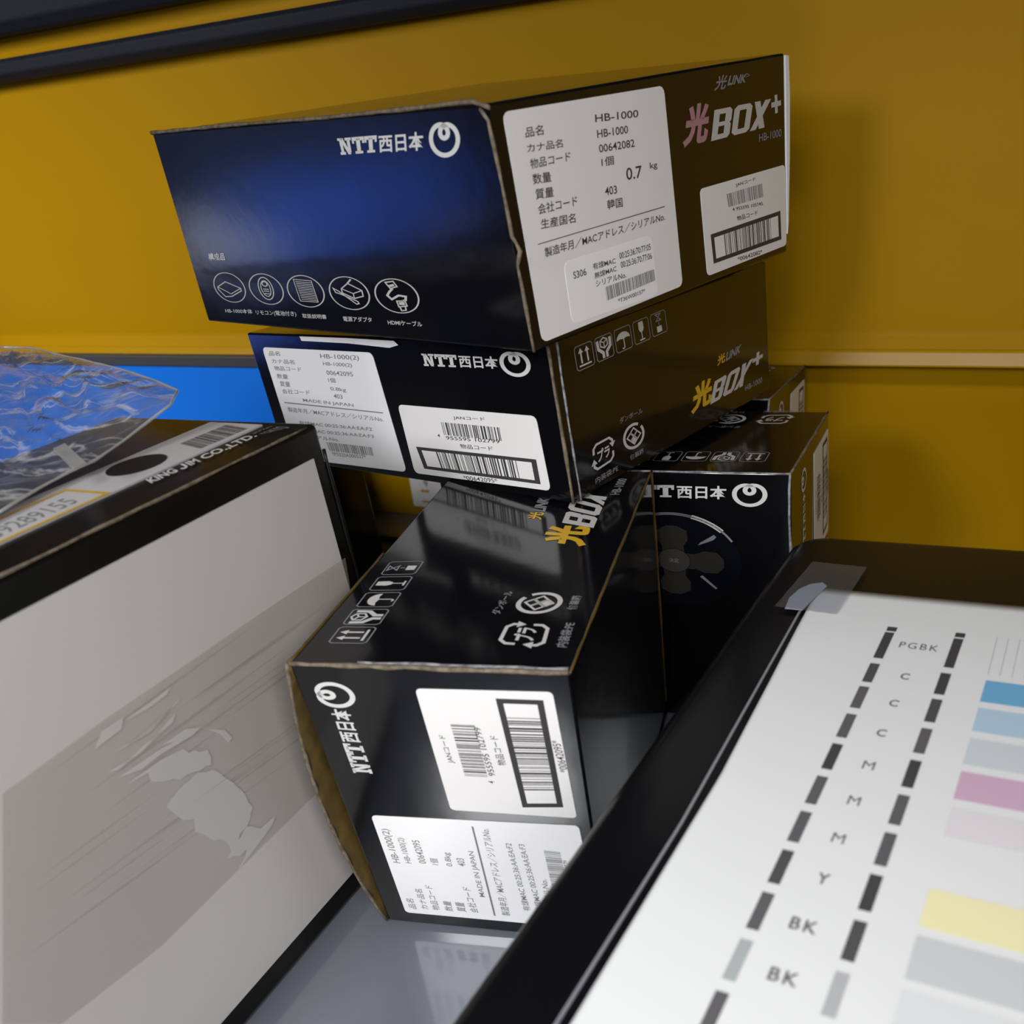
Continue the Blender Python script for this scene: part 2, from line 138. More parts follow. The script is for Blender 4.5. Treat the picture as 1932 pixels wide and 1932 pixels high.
M['resid'] = mat('torn_paper_residue', (.66, .64, .615), .6, .3, alpha=.75)
M['streak'] = mat('tape_crease', (.33, .30, .26), .5, .3, alpha=.22)
M['plabel'] = mat('spine_label_paper', (.52, .50, .50), .5, .3)
M['hole'] = mat('dark_finger_hole', (.012, .012, .012), .5, .3)
M['case'] = mat('black_gloss_plastic', (.004, .004, .005), .24, .32, bump=(15, .05))
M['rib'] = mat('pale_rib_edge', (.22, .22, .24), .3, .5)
M['paper'] = mat('white_copy_paper', (.70, .70, .70), .6, .25)
M['bag'] = film('clear_bag_film', (.93, .93, .93), .035, .13, (30, .35), fk=.6, haze=.05, crease=.42)
M['bagedge'] = film('clear_bag_weld', (.86, .86, .86), .10, .3, (60, .6), fk=.4, haze=.3)
M['tape'] = film('clear_sticky_tape', (.86, .87, .90), .03, .3, (40, .2), (.8, .85, .95), fk=.35, haze=.05)
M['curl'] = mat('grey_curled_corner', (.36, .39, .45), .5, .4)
def flat(name, c, r=.6): 
    M[name] = mat(name, c, r, .25); return M[name]
for nm, c in dict(ink_black=(.055, .053, .055), ink_black_b=(.075, .072, .075), ink_grey_a=(.105, .10, .105), ink_pale=(.36, .38, .38), ink_pale_b=(.40, .40, .41),
                  cyan_full=(.145, .37, .58), cyan_half=(.40, .53, .64), cyan_pale=(.54, .58, .60), magenta_full=(.56, .37, .49), magenta_pale=(.66, .63, .65),
                  yellow_full=(.76, .71, .42), grey_full=(.52, .53, .54), grey_pale=(.63, .64, .65)).items(): flat(nm, c)

# ------------------------------------------------------------------ mesh helpers
class MB:
    def __init__(s): s.v = []; s.f = []; s.m = []; s.mats = []
    def mi(s, m):
        if m not in s.mats: s.mats.append(m)
        return s.mats.index(m)
    def add(s, vs, fs, m):
        b = len(s.v); s.v += [tuple(x) for x in vs]; i = s.mi(m)
        for f in fs: s.f.append(tuple(b + k for k in f)); s.m.append(i)
    def hexa(s, c, m):          # 8 corners in order w,v,u (u fastest)
        s.add(c, [(0, 2, 3, 1), (4, 5, 7, 6), (0, 1, 5, 4), (2, 6, 7, 3), (0, 4, 6, 2), (1, 3, 7, 5)], m)
    def box(s, x0, x1, y0, y1, z0, z1, m, fr=None):
        c = [Vector((x, y, z)) for z in (z0, z1) for y in (y0, y1) for x in (x0, x1)]
        if fr: c = [fr(p) for p in c]
        s.hexa(c, m)
    def bar(s, P, Q, a, b, m):  # bar from P to Q with half-vectors a, b
        P, Q, a, b = map(Vector, (P, Q, a, b)); c = []
        for base in (P, Q): c += [base - a - b, base + a - b, base - a + b, base + a + b]
        s.add(c, [(0, 2, 3, 1), (4, 5, 7, 6), (0, 1, 5, 4), (2, 6, 7, 3), (0, 4, 6, 2), (1, 3, 7, 5)], m)
    def build(s, name, parent=None, bevel=0, seg=2, smooth=False, fix=True):
        me = bpy.data.meshes.new(name); off = Vector(parent_origin(parent)) if parent else Vector((0, 0, 0))
        me.from_pydata([tuple(Vector(v) - off) for v in s.v], [], s.f)
        for m in s.mats: me.materials.append(M[m])
        for p, i in zip(me.polygons, s.m): p.material_index = i
        if bevel or fix:
            bm = bmesh.new(); bm.from_mesh(me)
            if fix: bmesh.ops.recalc_face_normals(bm, faces=bm.faces)
            if bevel: bmesh.ops.bevel(bm, geom=bm.edges[:], offset=bevel, segments=seg, affect='EDGES', profile=.5)
            bm.to_mesh(me); bm.free()
        if smooth:
            for p in me.polygons: p.use_smooth = True
        o = bpy.data.objects.new(name, me); COL.objects.link(o)
        if parent: o.parent = parent
        return o
def parent_origin(p):
    v = Vector((0, 0, 0))
    while p: v = v + p.location; p = p.parent
    return v
def thing(name, label, cat, loc=(0, 0, 0), group=None):
    o = bpy.data.objects.new(name, None); COL.objects.link(o); o.location = loc; o['label'] = label; o['category'] = cat; o.empty_display_size = .02
    if group: o['group'] = group
    return o
def tag(o, label, cat, group=None):
    o['label'] = label; o['category'] = cat
    if group: o['group'] = group
    return o
def struct(o): o['kind'] = 'structure'; return o

# ------------------------------------------------------------------ flat lettering
_tc = {}
def glyphs(txt, bold=0.0, shear=0.0, space=1.0):
    k = (txt, bold, shear, space)
    if k in _tc: return _tc[k]
    cu = bpy.data.curves.new('lettering', 'FONT'); cu.body = txt; cu.offset = bold; cu.shear = shear; cu.fill_mode = 'FRONT'; cu.resolution_u = 3; cu.space_character = space
    o = bpy.data.objects.new('lettering', cu); COL.objects.link(o)
    dg = bpy.context.evaluated_depsgraph_get(); dg.update(); me = o.evaluated_get(dg).to_mesh()
    vs = [(v.co.x, v.co.y) for v in me.vertices]; fs = [tuple(p.vertices) for p in me.polygons]
    o.evaluated_get(dg).to_mesh_clear(); bpy.data.objects.remove(o); bpy.data.curves.remove(cu)
    x0 = min(v[0] for v in vs); x1 = max(v[0] for v in vs); y0 = min(v[1] for v in vs); y1 = max(v[1] for v in vs)
    vs = [((x - x0) / max(1e-6, x1 - x0), (y - y0) / max(1e-6, y1 - y0)) for x, y in vs]
    _tc[k] = (vs, fs); return _tc[k]
class Surf:                     # a flat patch: bilinear in (u, v), lifted by h along its normal
    def __init__(s, p00, p10, p11, p01):
        s.c = [Vector(p) for p in (p00, p10, p11, p01)]
        s.n = (s.c[1] - s.c[0] + s.c[2] - s.c[3]).cross(s.c[3] - s.c[0] + s.c[2] - s.c[1]).normalized()
    def __call__(s, u, v, h=0):
        a, b, c, d = s.c
        return a * ((1 - u) * (1 - v)) + b * (u * (1 - v)) + c * (u * v) + d * ((1 - u) * v) + s.n * h
class Sub:                      # the unit square laid into a quad of another patch
    def __init__(s, S, q): s.S = S; s.q = [Vector(p) for p in q]
    def __call__(s, u, v, h=0):
        a, b, c, d = s.q; p = a * ((1 - u) * (1 - v)) + b * (u * (1 - v)) + c * (u * v) + d * ((1 - u) * v)
        return s.S(p.x, p.y, h)
def rect(x0, y0, x1, y1): return [(x0, y0), (x1, y0), (x1, y1), (x0, y1)]
def par(t): # BL, BR, TL packed
    bl, br, tl = Vector(t[0:2]), Vector(t[2:4]), Vector(t[4:6]); return [bl, br, br + tl - bl, tl]
def poly(mb, S, pts, m, h): mb.add([S(u, v, h) for u, v in pts], [tuple(range(len(pts)))], m)
def plate(mb, S, q, m, h, r=.03):  # a thin sticker with small rounded corners
    Q = Sub(S, q); pts = []
    lx = (Q(1, 0) - Q(0, 0)).length; ly = (Q(0, 1) - Q(0, 0)).length; rx = r; ry = r * lx / ly
    for cx, cy, a0 in ((rx, ry, 180), (1 - rx, ry, 270), (1 - rx, 1 - ry, 0), (rx, 1 - ry, 90)):
        for k in range(4):
            a = math.radians(a0 + k * 30); pts.append((cx + rx * math.cos(a), cy + ry * math.sin(a)))
    n = len(pts); top = [Q(u, v, h) for u, v in pts]; bot = [Q(u, v, .00002) for u, v in pts]
    mb.add(top + bot, [tuple(range(n))] + [(k, n + k, n + (k + 1) % n, (k + 1) % n) for k in range(n)], m)
def text(mb, S, txt, q, m, h, bold=0.0, shear=0.0, space=1.0):
    vs, fs = glyphs(txt, bold, shear, space); Q = Sub(S, q); mb.add([Q(u, v, h) for u, v in vs], fs, m)
def stroke(mb, S, pts, w, m, h, closed=False, asp=1.0):  # asp = length of v unit / length of u unit
    P = [Vector((x, y * asp)) for x, y in pts]; n = len(P); L_ = []; R_ = []
    for i in range(n):
        a = P[i - 1] if (i or closed) else None; b = P[(i + 1) % n] if (i < n - 1 or closed) else None
        d1 = (P[i] - a).normalized() if a is not None else None; d2 = (b - P[i]).normalized() if b is not None else None
        if d1 is None: d1 = d2
        if d2 is None: d2 = d1
        t = (d1 + d2); t = t.normalized() if t.length > 1e-6 else d1
        nn = Vector((-t.y, t.x)); k = w / 2 / max(.35, nn.dot(Vector((-d1.y, d1.x)))); ww = k
        L_.append(P[i] + nn * ww); R_.append(P[i] - nn * ww)
    vs = [S(p.x, p.y / asp, h) for p in L_] + [S(p.x, p.y / asp, h) for p in R_]
    mb.add(vs, [(i, (i + 1) % n, n + (i + 1) % n, n + i) for i in range(n if closed else n - 1)], m)
def ring(cx, cy, rx, ry, n=36, a0=0, a1=360):
    k = n if a1 - a0 >= 360 else n + 1
    return [(cx + rx * math.cos(math.radians(a0 + (a1 - a0) * i / n)), cy + ry * math.sin(math.radians(a0 + (a1 - a0) * i / n))) for i in range(k)]
def disc(mb, S, cx, cy, rx, ry, m, h, n=36): poly(mb, S, ring(cx, cy, rx, ry, n), m, h)
def bars(mb, S, q, m, h, n=40, seed=1, x0=0, x1=1):
    r = random.Random(seed); Q = Sub(S, q); x = 0; ws = []
    while len(ws) < n * 2: ws.append(r.choice((1, 1, 2, 3)))
    tot = sum(ws[:-1])
    for i, w in enumerate(ws[:-1]):
        if i % 2 == 0: poly(mb, Q, rect(x0 + (x1 - x0) * x / tot, 0, x0 + (x1 - x0) * (x + w) / tot, 1), m, h)
        x += w
def frame(mb, S, q, m, m2, h):
    Q = Sub(S, q); poly(mb, Q, rect(0, 0, 1, 1), m, h); poly(mb, Q, rect(.04, .14, .96, .86), m2, h + .00003)
    bars(mb, Sub(Q, rect(.17, .14, .84, .86)), rect(0, 0, 1, 1), 'ink', h + .00006, 34, 5)
    poly(mb, Q, rect(.17, .14, .84, .86), 'inkgrey2' if 'inkgrey2' in M else m2, h + .00004)
HP = .00012; HL = .00022
LIMACON = []
for i in range(72):
    a = 2 * math.pi * i / 72; r_ = .41 + math.cos(a); LIMACON.append((r_ * math.sin(a), -r_ * math.cos(a)))
_xs = [p[0] for p in LIMACON]; _ys = [p[1] for p in LIMACON]
LIMACON = [((x - min(_xs)) / (max(_xs) - min(_xs)), (y - min(_ys)) / (max(_ys) - min(_ys))) for x, y in LIMACON]
LIMACON = [(.07 + .86 * x, .07 + .86 * y) for x, y in LIMACON]
def slab_ntt(mb, S, q, m, h):
    Q = Sub(S, q)
    def pl(*p): poly(mb, Q, p, m, h)
    # N
    pl((.00, .86), (.13, .86), (.13, 1), (.00, 1)); pl((.04, .14), (.115, .14), (.115, .9), (.04, .9)); pl((.0, 0), (.15, 0), (.15, .16), (.0, .16))
    pl((.06, 1), (.14, 1), (.30, 0), (.22, 0)); pl((.235, 0.1), (.31, .1), (.31, .9), (.235, .9)); pl((.19, .84), (.35, .84), (.35, 1), (.19, 1))
    for x in (.37, .69):
        pl((x, .78), (x + .31, .78), (x + .31, 1), (x, 1)); pl((x, .62), (x + .05, .62), (x + .05, .8), (x, .8)); pl((x + .26, .62), (x + .31, .62), (x + .31, .8), (x + .26, .8))
        pl((x + .105, .1), (x + .205, .1), (x + .205, .9), (x + .105, .9)); pl((x + .05, 0), (x + .26, 0), (x + .26, .15), (x + .05, .15))
def logo(mb, S, qn, qj, qs, m='white', h=HP):
    slab_ntt(mb, S, qn, m, h); text(mb, S, '西日本', qj, m, h, .022)
    stroke(mb, Sub(S, qs), LIMACON, .135, m, h, True)
def box_word(mb, S, q, m, h):
    Q = Sub(S, q); P = lambda pts, k=0: poly(mb, Q, pts, m, h + k)
    P(rect(0, 0, .10, 1))
    for y0, y1 in ((0, .17), (.43, .57), (.83, 1)): P(rect(.10, y0, .20, y1))
    P([(.20, .5), (.285, .5), (.31, .56), (.31, .90), (.265, 1), (.20, 1)]); P([(.20, 0), (.27, 0), (.31, .1), (.31, .44), (.285, .5), (.20, .5)])
    a = [(.40, 0), (.61, 0), (.665, .11), (.665, .89), (.61, 1), (.40, 1), (.345, .89), (.345, .11)]; b = [(.455, .18), (.555, .18), (.565, .2), (.565, .8), (.555, .82), (.455, .82), (.445, .8), (.445, .2)]
    for k in range(8): P([a[k], a[(k + 1) % 8], b[(k + 1) % 8], b[k]])
    P([(.68, 0), (.79, 0), (1.0, 1), (.89, 1)]); P([(.85, 0), (.96, 0), (.80, 1), (.695, 1)], .00001)
def plus(mb, S, q, m, h):
    Q = Sub(S, q); poly(mb, Q, rect(.36, 0, .64, 1), m, h); poly(mb, Q, rect(0, .36, .36, .64), m, h); poly(mb, Q, rect(.64, .36, 1, .64), m, h)
def icons(mb, S, q, m, h):
    R = Sub(S, q)
    for k in range(5):
        x0 = k * .2046; Q = Sub(R, rect(x0, 0, x0 + .1818, 1)); a = 1.05
        stroke(mb, Q, [(.1, .02), (.9, .02), (.98, .1), (.98, .9), (.9, .98), (.1, .98), (.02, .9), (.02, .1)], .035, 'dim', h, True, a)
        if k == 0:
            for x in (.33, .67):
                stroke(mb, Q, [(x, .26), (x, .8)], .08, m, h, False, a); poly(mb, Q, [(x - .13, .68), (x + .13, .68), (x, .88)], m, h + .00001)
            stroke(mb, Q, [(.17, .17), (.83, .17)], .07, m, h, False, a)
        elif k == 1:
            stroke(mb, Q, [(.14, .85), (.16, .5), (.40, .3), (.40, .08)], .14, m, h, False, a); stroke(mb, Q, [(.86, .85), (.84, .5), (.60, .3), (.60, .08)], .14, m, h, False, a)
            stroke(mb, Q, [(.5, .9), (.7, .8), (.7, .58), (.5, .48), (.3, .58), (.3, .8)], .06, m, h, True, a); stroke(mb, Q, [(.3, .8), (.5, .7), (.7, .8)], .05, m, h, False, a); stroke(mb, Q, [(.5, .7), (.5, .48)], .05, m, h, False, a)
        elif k == 2:
            poly(mb, Q, [(.1, .5)] + ring(.5, .5, .4, .3, 12, 180, 0)[1:-1] + [(.9, .5), (.7, .54), (.5, .5), (.3, .54)], m, h)
            stroke(mb, Q, [(.52, .5), (.52, .16), (.46, .1), (.38, .14)], .05, m, h, False, a)
        elif k == 3:
            poly(mb, Q, [(.36, .9), (.64, .9), (.66, .6), (.58, .46), (.42, .46), (.34, .6)], m, h); stroke(mb, Q, [(.5, .46), (.5, .16)], .05, m, h, False, a); stroke(mb, Q, [(.34, .13), (.66, .13)], .06, m, h, False, a)
        else:
            poly(mb, Q, rect(.34, .12, .66, .38), m, h); stroke(mb, Q, [(.34, .9), (.66, .9), (.34, .62), (.66, .62)], .05, 'dim', h, True, a); stroke(mb, Q, [(.5, .55), (.5, .42)], .05, 'dim', h, False, a)
def pura(mb, S, q, m, h):
    Q = Sub(S, q)
    stroke(mb, Q, [(.06, .62), (.06, .82), (.2, .95), (.8, .95), (.94, .82), (.94, .72)], .09, m, h, False, 1.1); poly(mb, Q, [(.80, .74), (1.08, .74), (.94, .54)], m, h)
    stroke(mb, Q, [(.94, .38), (.94, .18), (.8, .05), (.2, .05), (.06, .18), (.06, .28)], .09, m, h, False, 1.1); poly(mb, Q, [(-.08, .26), (.2, .26), (.06, .46)], m, h)
    text(mb, Q, 'プラ', rect(.22, .26, .80, .72), m, h, .03)
def danboard(mb, S, q, m, h):
    Q = Sub(S, q); stroke(mb, Q, ring(.5, .5, .44, .44, 40, 60, 398), .105, m, h)
    for x, y in ((.5, .66), (.5, .34), (.34, .5), (.66, .5)):
        stroke(mb, Q, [(x - .15, y), (x, y + .15), (x + .15, y), (x, y - .15)], .05, m, h, True)
    poly(mb, Q, [(.36, .34), (.5, .48), (.64, .34), (.5, .2)], m, h)

# ------------------------------------------------------------------ cartons
D = json.loads(DATA)
def corners(b): return [Vector(p) for p in D['BOX'][b]]       # index = w*4 + v*2 + u
FACE = dict(front=(1, 0, 4, 5), right=(0, 2, 6, 4), A3=(0, 4, 5, 1), B3=(4, 6, 7, 5), B5=(6, 7, 5, 4), A5=(2, 6, 4, 0))
def surf(c, f): return Surf(*[c[i] for i in FACE[f]])
def carton(b, label):
    c = corners(b); loc = (c[0] + c[1] + c[2] + c[3]) / 4
    t = thing('carton', label, 'box', loc, 'black printed cartons')
    mb = MB(); mb.hexa(c, 'black'); mb.build('carton_body', t, .0009, 2)
    return t, c
def part(mb, name, t, label=None):
    o = mb.build(name, t, fix=False)
    if label: o['label'] = label
    return o
def print_A(t, S, detail=True):
    mb = MB(); logo(mb, S, [(.634, .826), (.738, .829), (.740, .906), (.633, .905)], [(.744, .829), (.858, .832), (.859, .907), (.746, .907)], [(.862, .79), (.946, .79), (.946, .94), (.862, .94)]); part(mb, 'company_logo', t)
    mb = MB(); plate(mb, S, D['A_label'], 'sticker2', HL, .03); lab = part(mb, 'item_label', t, 'white item label with rows of grey text')
    mb = MB()
    for x in D['A_text']: text(mb, S, x[0], par(x[1:]), 'inkgrey' if x[0][0] not in '製*' else 'inkgrey', HL + .00006, .008)
    poly(mb, S, D['A_line'], 'inkgrey', HL + .00006); part(mb, 'label_text', lab)
    mb = MB(); bars(mb, S, D['A_bar'], 'inkgrey', HL + .00006, 40, 3); part(mb, 'barcode', lab)
    mb = MB(); plate(mb, S, D['A_code'], 'sticker', HL, .03); lab = part(mb, 'code_label', t, 'white label with two barcodes, one framed in black')
    mb = MB(); 
    for x in D['A_ctext']: text(mb, S, x[0], par(x[1:]), 'ink', HL + .00006, .006)
    part(mb, 'label_text', lab)
    mb = MB(); bars(mb, S, D['A_cbar'], 'ink', HL + .00006, 30, 4); part(mb, 'barcode', lab)
    mb = MB(); frame(mb, S, D['A_cframe'], 'ink', 'sticker', HL + .00006); part(mb, 'barcode', lab, 'wide barcode in a heavy black frame')
def print_B(t, S, dim=False):
    m = 'silver'
    mb = MB(); icons(mb, S, [(.083, .772), (.461, .792), (.456, .940), (.081, .920)], m, HP); part(mb, 'handling_symbols', t)
    mb = MB(); pura(mb, S, [(.088, .122), (.178, .137), (.182, .302), (.096, .30)], m, HP); danboard(mb, S, [(.216, .14), (.312, .125), (.316, .30), (.222, .315)], m, HP)
    text(mb, S, 'ダンボール', [(.215, .345), (.315, .34), (.315, .378), (.216, .383)], 'dim', HP, .01); text(mb, S, '内装袋:PE', [(.09, .045), (.185, .05), (.186, .092), (.092, .087)], 'dim', HP, .01)
    text(mb, S, '個装箱', [(.24, .07), (.30, .07), (.30, .108), (.24, .108)], 'dim', HP, .02); part(mb, 'recycling_marks', t)
    mb = MB(); text(mb, S, '光', [(.535, .146), (.648, .159), (.662, .351), (.560, .343)], 'yellowp', HP, .05)
    box_word(mb, S, [(.640, .150), (.836, .156), (.902, .325), (.672, .30)], m, HP); plus(mb, S, [(.890, .255), (.955, .26), (.962, .355), (.898, .35)], m, HP)
    text(mb, S, 'HB-1000', [(.842, .104), (.948, .099), (.95, .143), (.842, .148)], 'dim', HP, .02)
    text(mb, S, '光', [(.690, .40), (.735, .405), (.740, .475), (.697, .470)], 'yellowp', HP, .03); text(mb, S, 'LINK', [(.738, .405), (.825, .42), (.835, .475), (.742, .465)], 'dim', HP, .04, .2); part(mb, 'product_title', t)
def edge(t, pts, a, m, name='cut_edge', w=.0011, seed=0, up=None):
    """worn board edge: a rough bar along a polyline"""
    r = random.Random(seed); mb = MB(); fine = []
    for P, Q in zip(pts, pts[1:]):
        P, Q = Vector(P), Vector(Q); n = max(2, int((Q - P).length / .006))
        for k in range(n): fine.append(P.lerp(Q, k / n))
    fine.append(Vector(pts[-1])); vs = []; a = Vector(a).normalized()
    for i, p in enumerate(fine):
        d = (fine[min(i + 1, len(fine) - 1)] - fine[max(i - 1, 0)]).normalized(); b = d.cross(a).normalized(); k = w * (.75 + .5 * r.random()); j = b * (r.random() - .5) * w * .5
        for q in range(6):
            ang = math.pi * q / 3; vs.append(p + j + a * math.cos(ang) * k + b * math.sin(ang) * k)
    fs = [(i * 6 + q, i * 6 + (q + 1) % 6, (i + 1) * 6 + (q + 1) % 6, (i + 1) * 6 + q) for i in range(len(fine) - 1) for q in range(6)]
    fs += [tuple(range(6)), tuple(range(len(vs) - 6, len(vs)))]
    mb.add(vs, fs, m); return mb.build(name, t, smooth=True)
# ================================================================== the setting
wn = Vector((D['WALL']['n'][0], D['WALL']['n'][1], 0)); wu = Vector((wn.y, -wn.x, 0)); WD = D['WALL']['d']
def wp(u, z, d): return wu * u + wn * (WD + d) + Vector((0, 0, z))
def profile(name, prof, u0, u1, m, n=1, smooth=False):
    mb = MB(); vs = []
    k = len(prof)
    for i in range(n + 1):
        u = u0 + (u1 - u0) * i / n
        vs += [wp(u, z, d) for z, d in prof]
    fs = [(i * k + j, i * k + (j + 1) % k, (i + 1) * k + (j + 1) % k, (i + 1) * k + j) for i in range(n) for j in range(k)]
    fs += [tuple(range(k)), tuple(range(n * k, n * k + k))]
    mb.add(vs, fs, m); return struct(mb.build(name, None, .0012, 2))
# yellow plastic wall: upper panel, soft crease, outward lip, recessed skirt
profile('wall_back', [(-.0004, .006), (.118, .005), (.131, -.003), (.1326, -.008), (.1415, -.0045), (.150, -.0005), (.178, 0), (.47, .004), (.47, .03), (-.0004, .03)], -1.1, .75, 'yellow')
profile('trim_3', [(.1322, -.0078), (.1326, -.0100), (.1415, -.0066), (.1422, -.0042)], -1.1, .75, 'lip')
profile('trim_1', [(.3385, .003), (.3385, -.010), (.343, -.016), (.350, -.016), (.3530, -.012), (.3530, .003)], -1.1, .75, 'rail')
profile('trim_2', [(.3665, .003), (.3665, -.014), (.373, -.020), (.42, -.020), (.46, -.012), (.46, .003)], -1.1, .75, 'rail')
# grey table
mb = MB(); mb.hexa([wp(u, z, d) for z in (-.03, -.0005) for d in (-1.1, .0295) for u in (-1.1, .75)], 'table')
tag(mb.build('work_table', None, .002, 2), 'grey smooth table top under all the boxes', 'table')

# ================================================================== cartons
# --- lowest carton in front, end label facing the viewer
t, c = carton('3', 'x')
t['label'] = 'black carton lying on the grey table beside the white binder, barcode label end facing front'
SA = surf(c, 'A3'); SB = surf(c, 'B3'); print_A(t, SA); print_B(t, SB)
edge(t, [SA(1, .005), SA(1, .3), SA(1, .7), SA(1.0, .995)], SA.n, 'kraft', w=.0009, seed=1)
edge(t, [SB(.012, .01), SB(.012, .25), SB(.012, .75)], SB.n, 'wear', 'worn_edge', w=.0007, seed=2)
edge(t, [SB(0, 0), SB(.3, 0), SB(.7, 0), SB(1, 0)], SB.n, 'kraftdark', w=.0005, seed=3)
edge(t, [SB(.5, 1), SB(.2, 1), SB(0, 1)], SB.n, 'kraftdark', w=.0006, seed=6)
edge(t, [c[6], (c[6] + c[2]) / 2, c[2] + Vector((0, 0, .002))], (1, 0, 0), 'kraftdark', w=.0006, seed=5)
# bulging side panel on the left
mb = MB(); nz, ny = 14, 6; g = []
for i in range(nz + 1):
    w = i / nz; P = SA(w, 1); 
    for j in range(ny + 1):
        f = j / ny; b = .0085 * math.sin(math.pi * min(1, w * 1.02)) ** .8 * (1 - f) ** 1.2
        g.append(P + Vector((-b - .0006, f * .12, 0)))
fs = [(i * (ny + 1) + j, i * (ny + 1) + j + 1, (i + 1) * (ny + 1) + j + 1, (i + 1) * (ny + 1) + j) for i in range(nz) for j in range(ny)]
mb.add(g, fs, 'kraftdark'); o = mb.build('side_panel', t, smooth=True); md = o.modifiers.new('thick', 'SOLIDIFY'); md.thickness = .0012; md.offset = 0
o['label'] = 'kraft brown bulging side panel'
edge(t, [g[i * (ny + 1)] for i in range(nz + 1)], (0, -1, 0), 'kraft', w=.0007, seed=4)

# --- middle carton
t, c = carton('2', 'x')
t['label'] = 'middle carton of the stack, two white labels in front, yellow title on its side'
S2 = surf(c, 'front'); SB = surf(c, 'right'); print_A(t, S2); print_B(t, SB)
edge(t, [S2(.998, 0), S2(1.0, .3), S2(.998, .6), S2(.998, 1)], S2.n, 'kraft', w=.0008, seed=8)
edge(t, [SB(.028, 0), SB(.026, .5), SB(.028, 1)], SB.n, 'wear', 'worn_edge', w=.0006, seed=9)
mb = MB(); poly(mb, S2, [(.225, .993), (.228, .962), (.40, .957), (.54, .938), (.572, .958), (.56, .985), (.4, .992)], 'sticker2', .0012); mb.build('torn_edge', t, fix=False)['label'] = 'white torn paper edge'

# --- top carton
t, c = carton('1', 'x')
t['label'] = 'black carton on top of the stack with five round icons and a large white label'
SD = surf(c, 'front'); SE = surf(c, 'right')
mb = MB(); logo(mb, SD, D['D_ntt'], D['D_jp'], D['D_sp']); part(mb, 'company_logo', t)
RX, RY = .064, .088
cs = D['D_icons']; ICON = []
def ic(k):
    global mb
    mb = MB(); ICON.append(mb); x, y = cs[k]; stroke(mb, SD, ring(x, y, RX * .93, RY * .93, 40), .0042, 'silver', HP, True, RY / RX * .72)
    c = D['D_text'][k + 1]; text(mb, SD, c[0], par(c[1:]), 'silver', HP, .014)
    return Sub(SD, rect(cs[k][0] - RX, cs[k][1] - RY, cs[k][0] + RX, cs[k][1] + RY))
Q = ic(0); stroke(mb, Q, [(.14, .5), (.42, .68), (.84, .5), (.84, .42), (.5, .22), (.3, .2), (.14, .42)], .03, 'silver', HP, True); stroke(mb, Q, [(.14, .5), (.5, .3), (.84, .5)], .025, 'silver', HP)
Q = ic(1); stroke(mb, Q, ring(.5, .52, .2, .34, 24), .03, 'silver', HP, True); stroke(mb, Q, ring(.5, .52, .13, .24, 20), .025, 'silver', HP, True); stroke(mb, Q, ring(.5, .66, .07, .07, 14), .03, 'silver', HP, True)
for y in (.36, .44, .5): stroke(mb, Q, [(.42, y), (.58, y)], .025, 'silver', HP)
Q = ic(2)
for k in range(11): stroke(mb, Q, [(.3 + .004 * k, .78 - .052 * k), (.70 + .004 * k, .76 - .052 * k)], .018, 'silver', HP)
stroke(mb, Q, [(.26, .84), (.72, .82), (.76, .2), (.3, .2)], .02, 'silver', HP, True)
Q = ic(3); stroke(mb, Q, [(.34, .62), (.52, .78), (.82, .6), (.82, .44), (.6, .36), (.34, .5)], .03, 'silver', HP, True); stroke(mb, Q, [(.34, .62), (.6, .5), (.82, .6)], .025, 'silver', HP); stroke(mb, Q, [(.6, .5), (.6, .36)], .025, 'silver', HP)
stroke(mb, Q, [(.14, .62), (.24, .56), (.62, .2), (.68, .22), (.66, .28), (.3, .46), (.18, .5)], .028, 'silver', HP, True); stroke(mb, Q, [(.5, .76), (.62, .9)], .04, 'silver', HP)
Q = ic(4); stroke(mb, Q, [(.45, .7), (.36, .6), (.3, .5), (.38, .4), (.55, .52), (.7, .5), (.68, .4), (.58, .36)], .05, 'silver', HP)
stroke(mb, Q, [(.32, .86), (.5, .9), (.56, .76), (.4, .7)], .03, 'silver', HP, True); stroke(mb, Q, [(.38, .76), (.5, .8)], .06, 'silver', HP); stroke(mb, Q, [(.48, .36), (.66, .38), (.68, .24), (.5, .2)], .03, 'silver', HP, True); stroke(mb, Q, [(.52, .2), (.54, .1), (.64, .12), (.64, .22)], .03, 'silver', HP); poly(mb, Q, rect(.52, .26, .64, .34), 'silver', HP)
for m_ in ICON: part(m_, 'contents_icon', t)
mb = MB(); x = D['D_text'][0]; text(mb, SD, x[0], par(x[1:]), 'white', HP, .02); part(mb, 'contents_heading', t)
mb = MB(); plate(mb, SE, D['E_label'], 'sticker', HL, .03); lab = part(mb, 'item_label', t, 'large white item label with rows of text')
mb = MB()
for x in D['E_text']: text(mb, SE, x[0], par(x[1:]), 'ink', HL + .00006, .011)
poly(mb, SE, D['E_line'], 'ink', HL + .00006); part(mb, 'label_text', lab)
mb = MB(); plate(mb, SE, D['E_sticker'], 'sticker2', HL + .0001, .05); 
for x in D['E_small']: text(mb, SE, x[0], par(x[1:]), 'ink', HL + .00018, .008)
part(mb, 'serial_sticker', lab)
mb = MB(); bars(mb, SE, D['E_bar'], 'inkgrey', HL + .00018, 44, 8); part(mb, 'barcode', lab)
mb = MB(); plate(mb, SE, D['E_code'], 'sticker', HL, .03); lab = part(mb, 'code_label', t, 'white label with two barcodes by the far edge')
mb = MB()
for x in D['E_ctext']: text(mb, SE, x[0], par(x[1:]), 'ink', HL + .00006, .011)
part(mb, 'label_text', lab)
mb = MB(); bars(mb, SE, D['E_cbar'], 'inkgrey', HL + .00006, 30, 12); part(mb, 'barcode', lab)
mb = MB(); frame(mb, SE, D['E_cframe'], 'ink', 'sticker', HL + .00006); part(mb, 'barcode', lab, 'wide barcode in a heavy black frame')
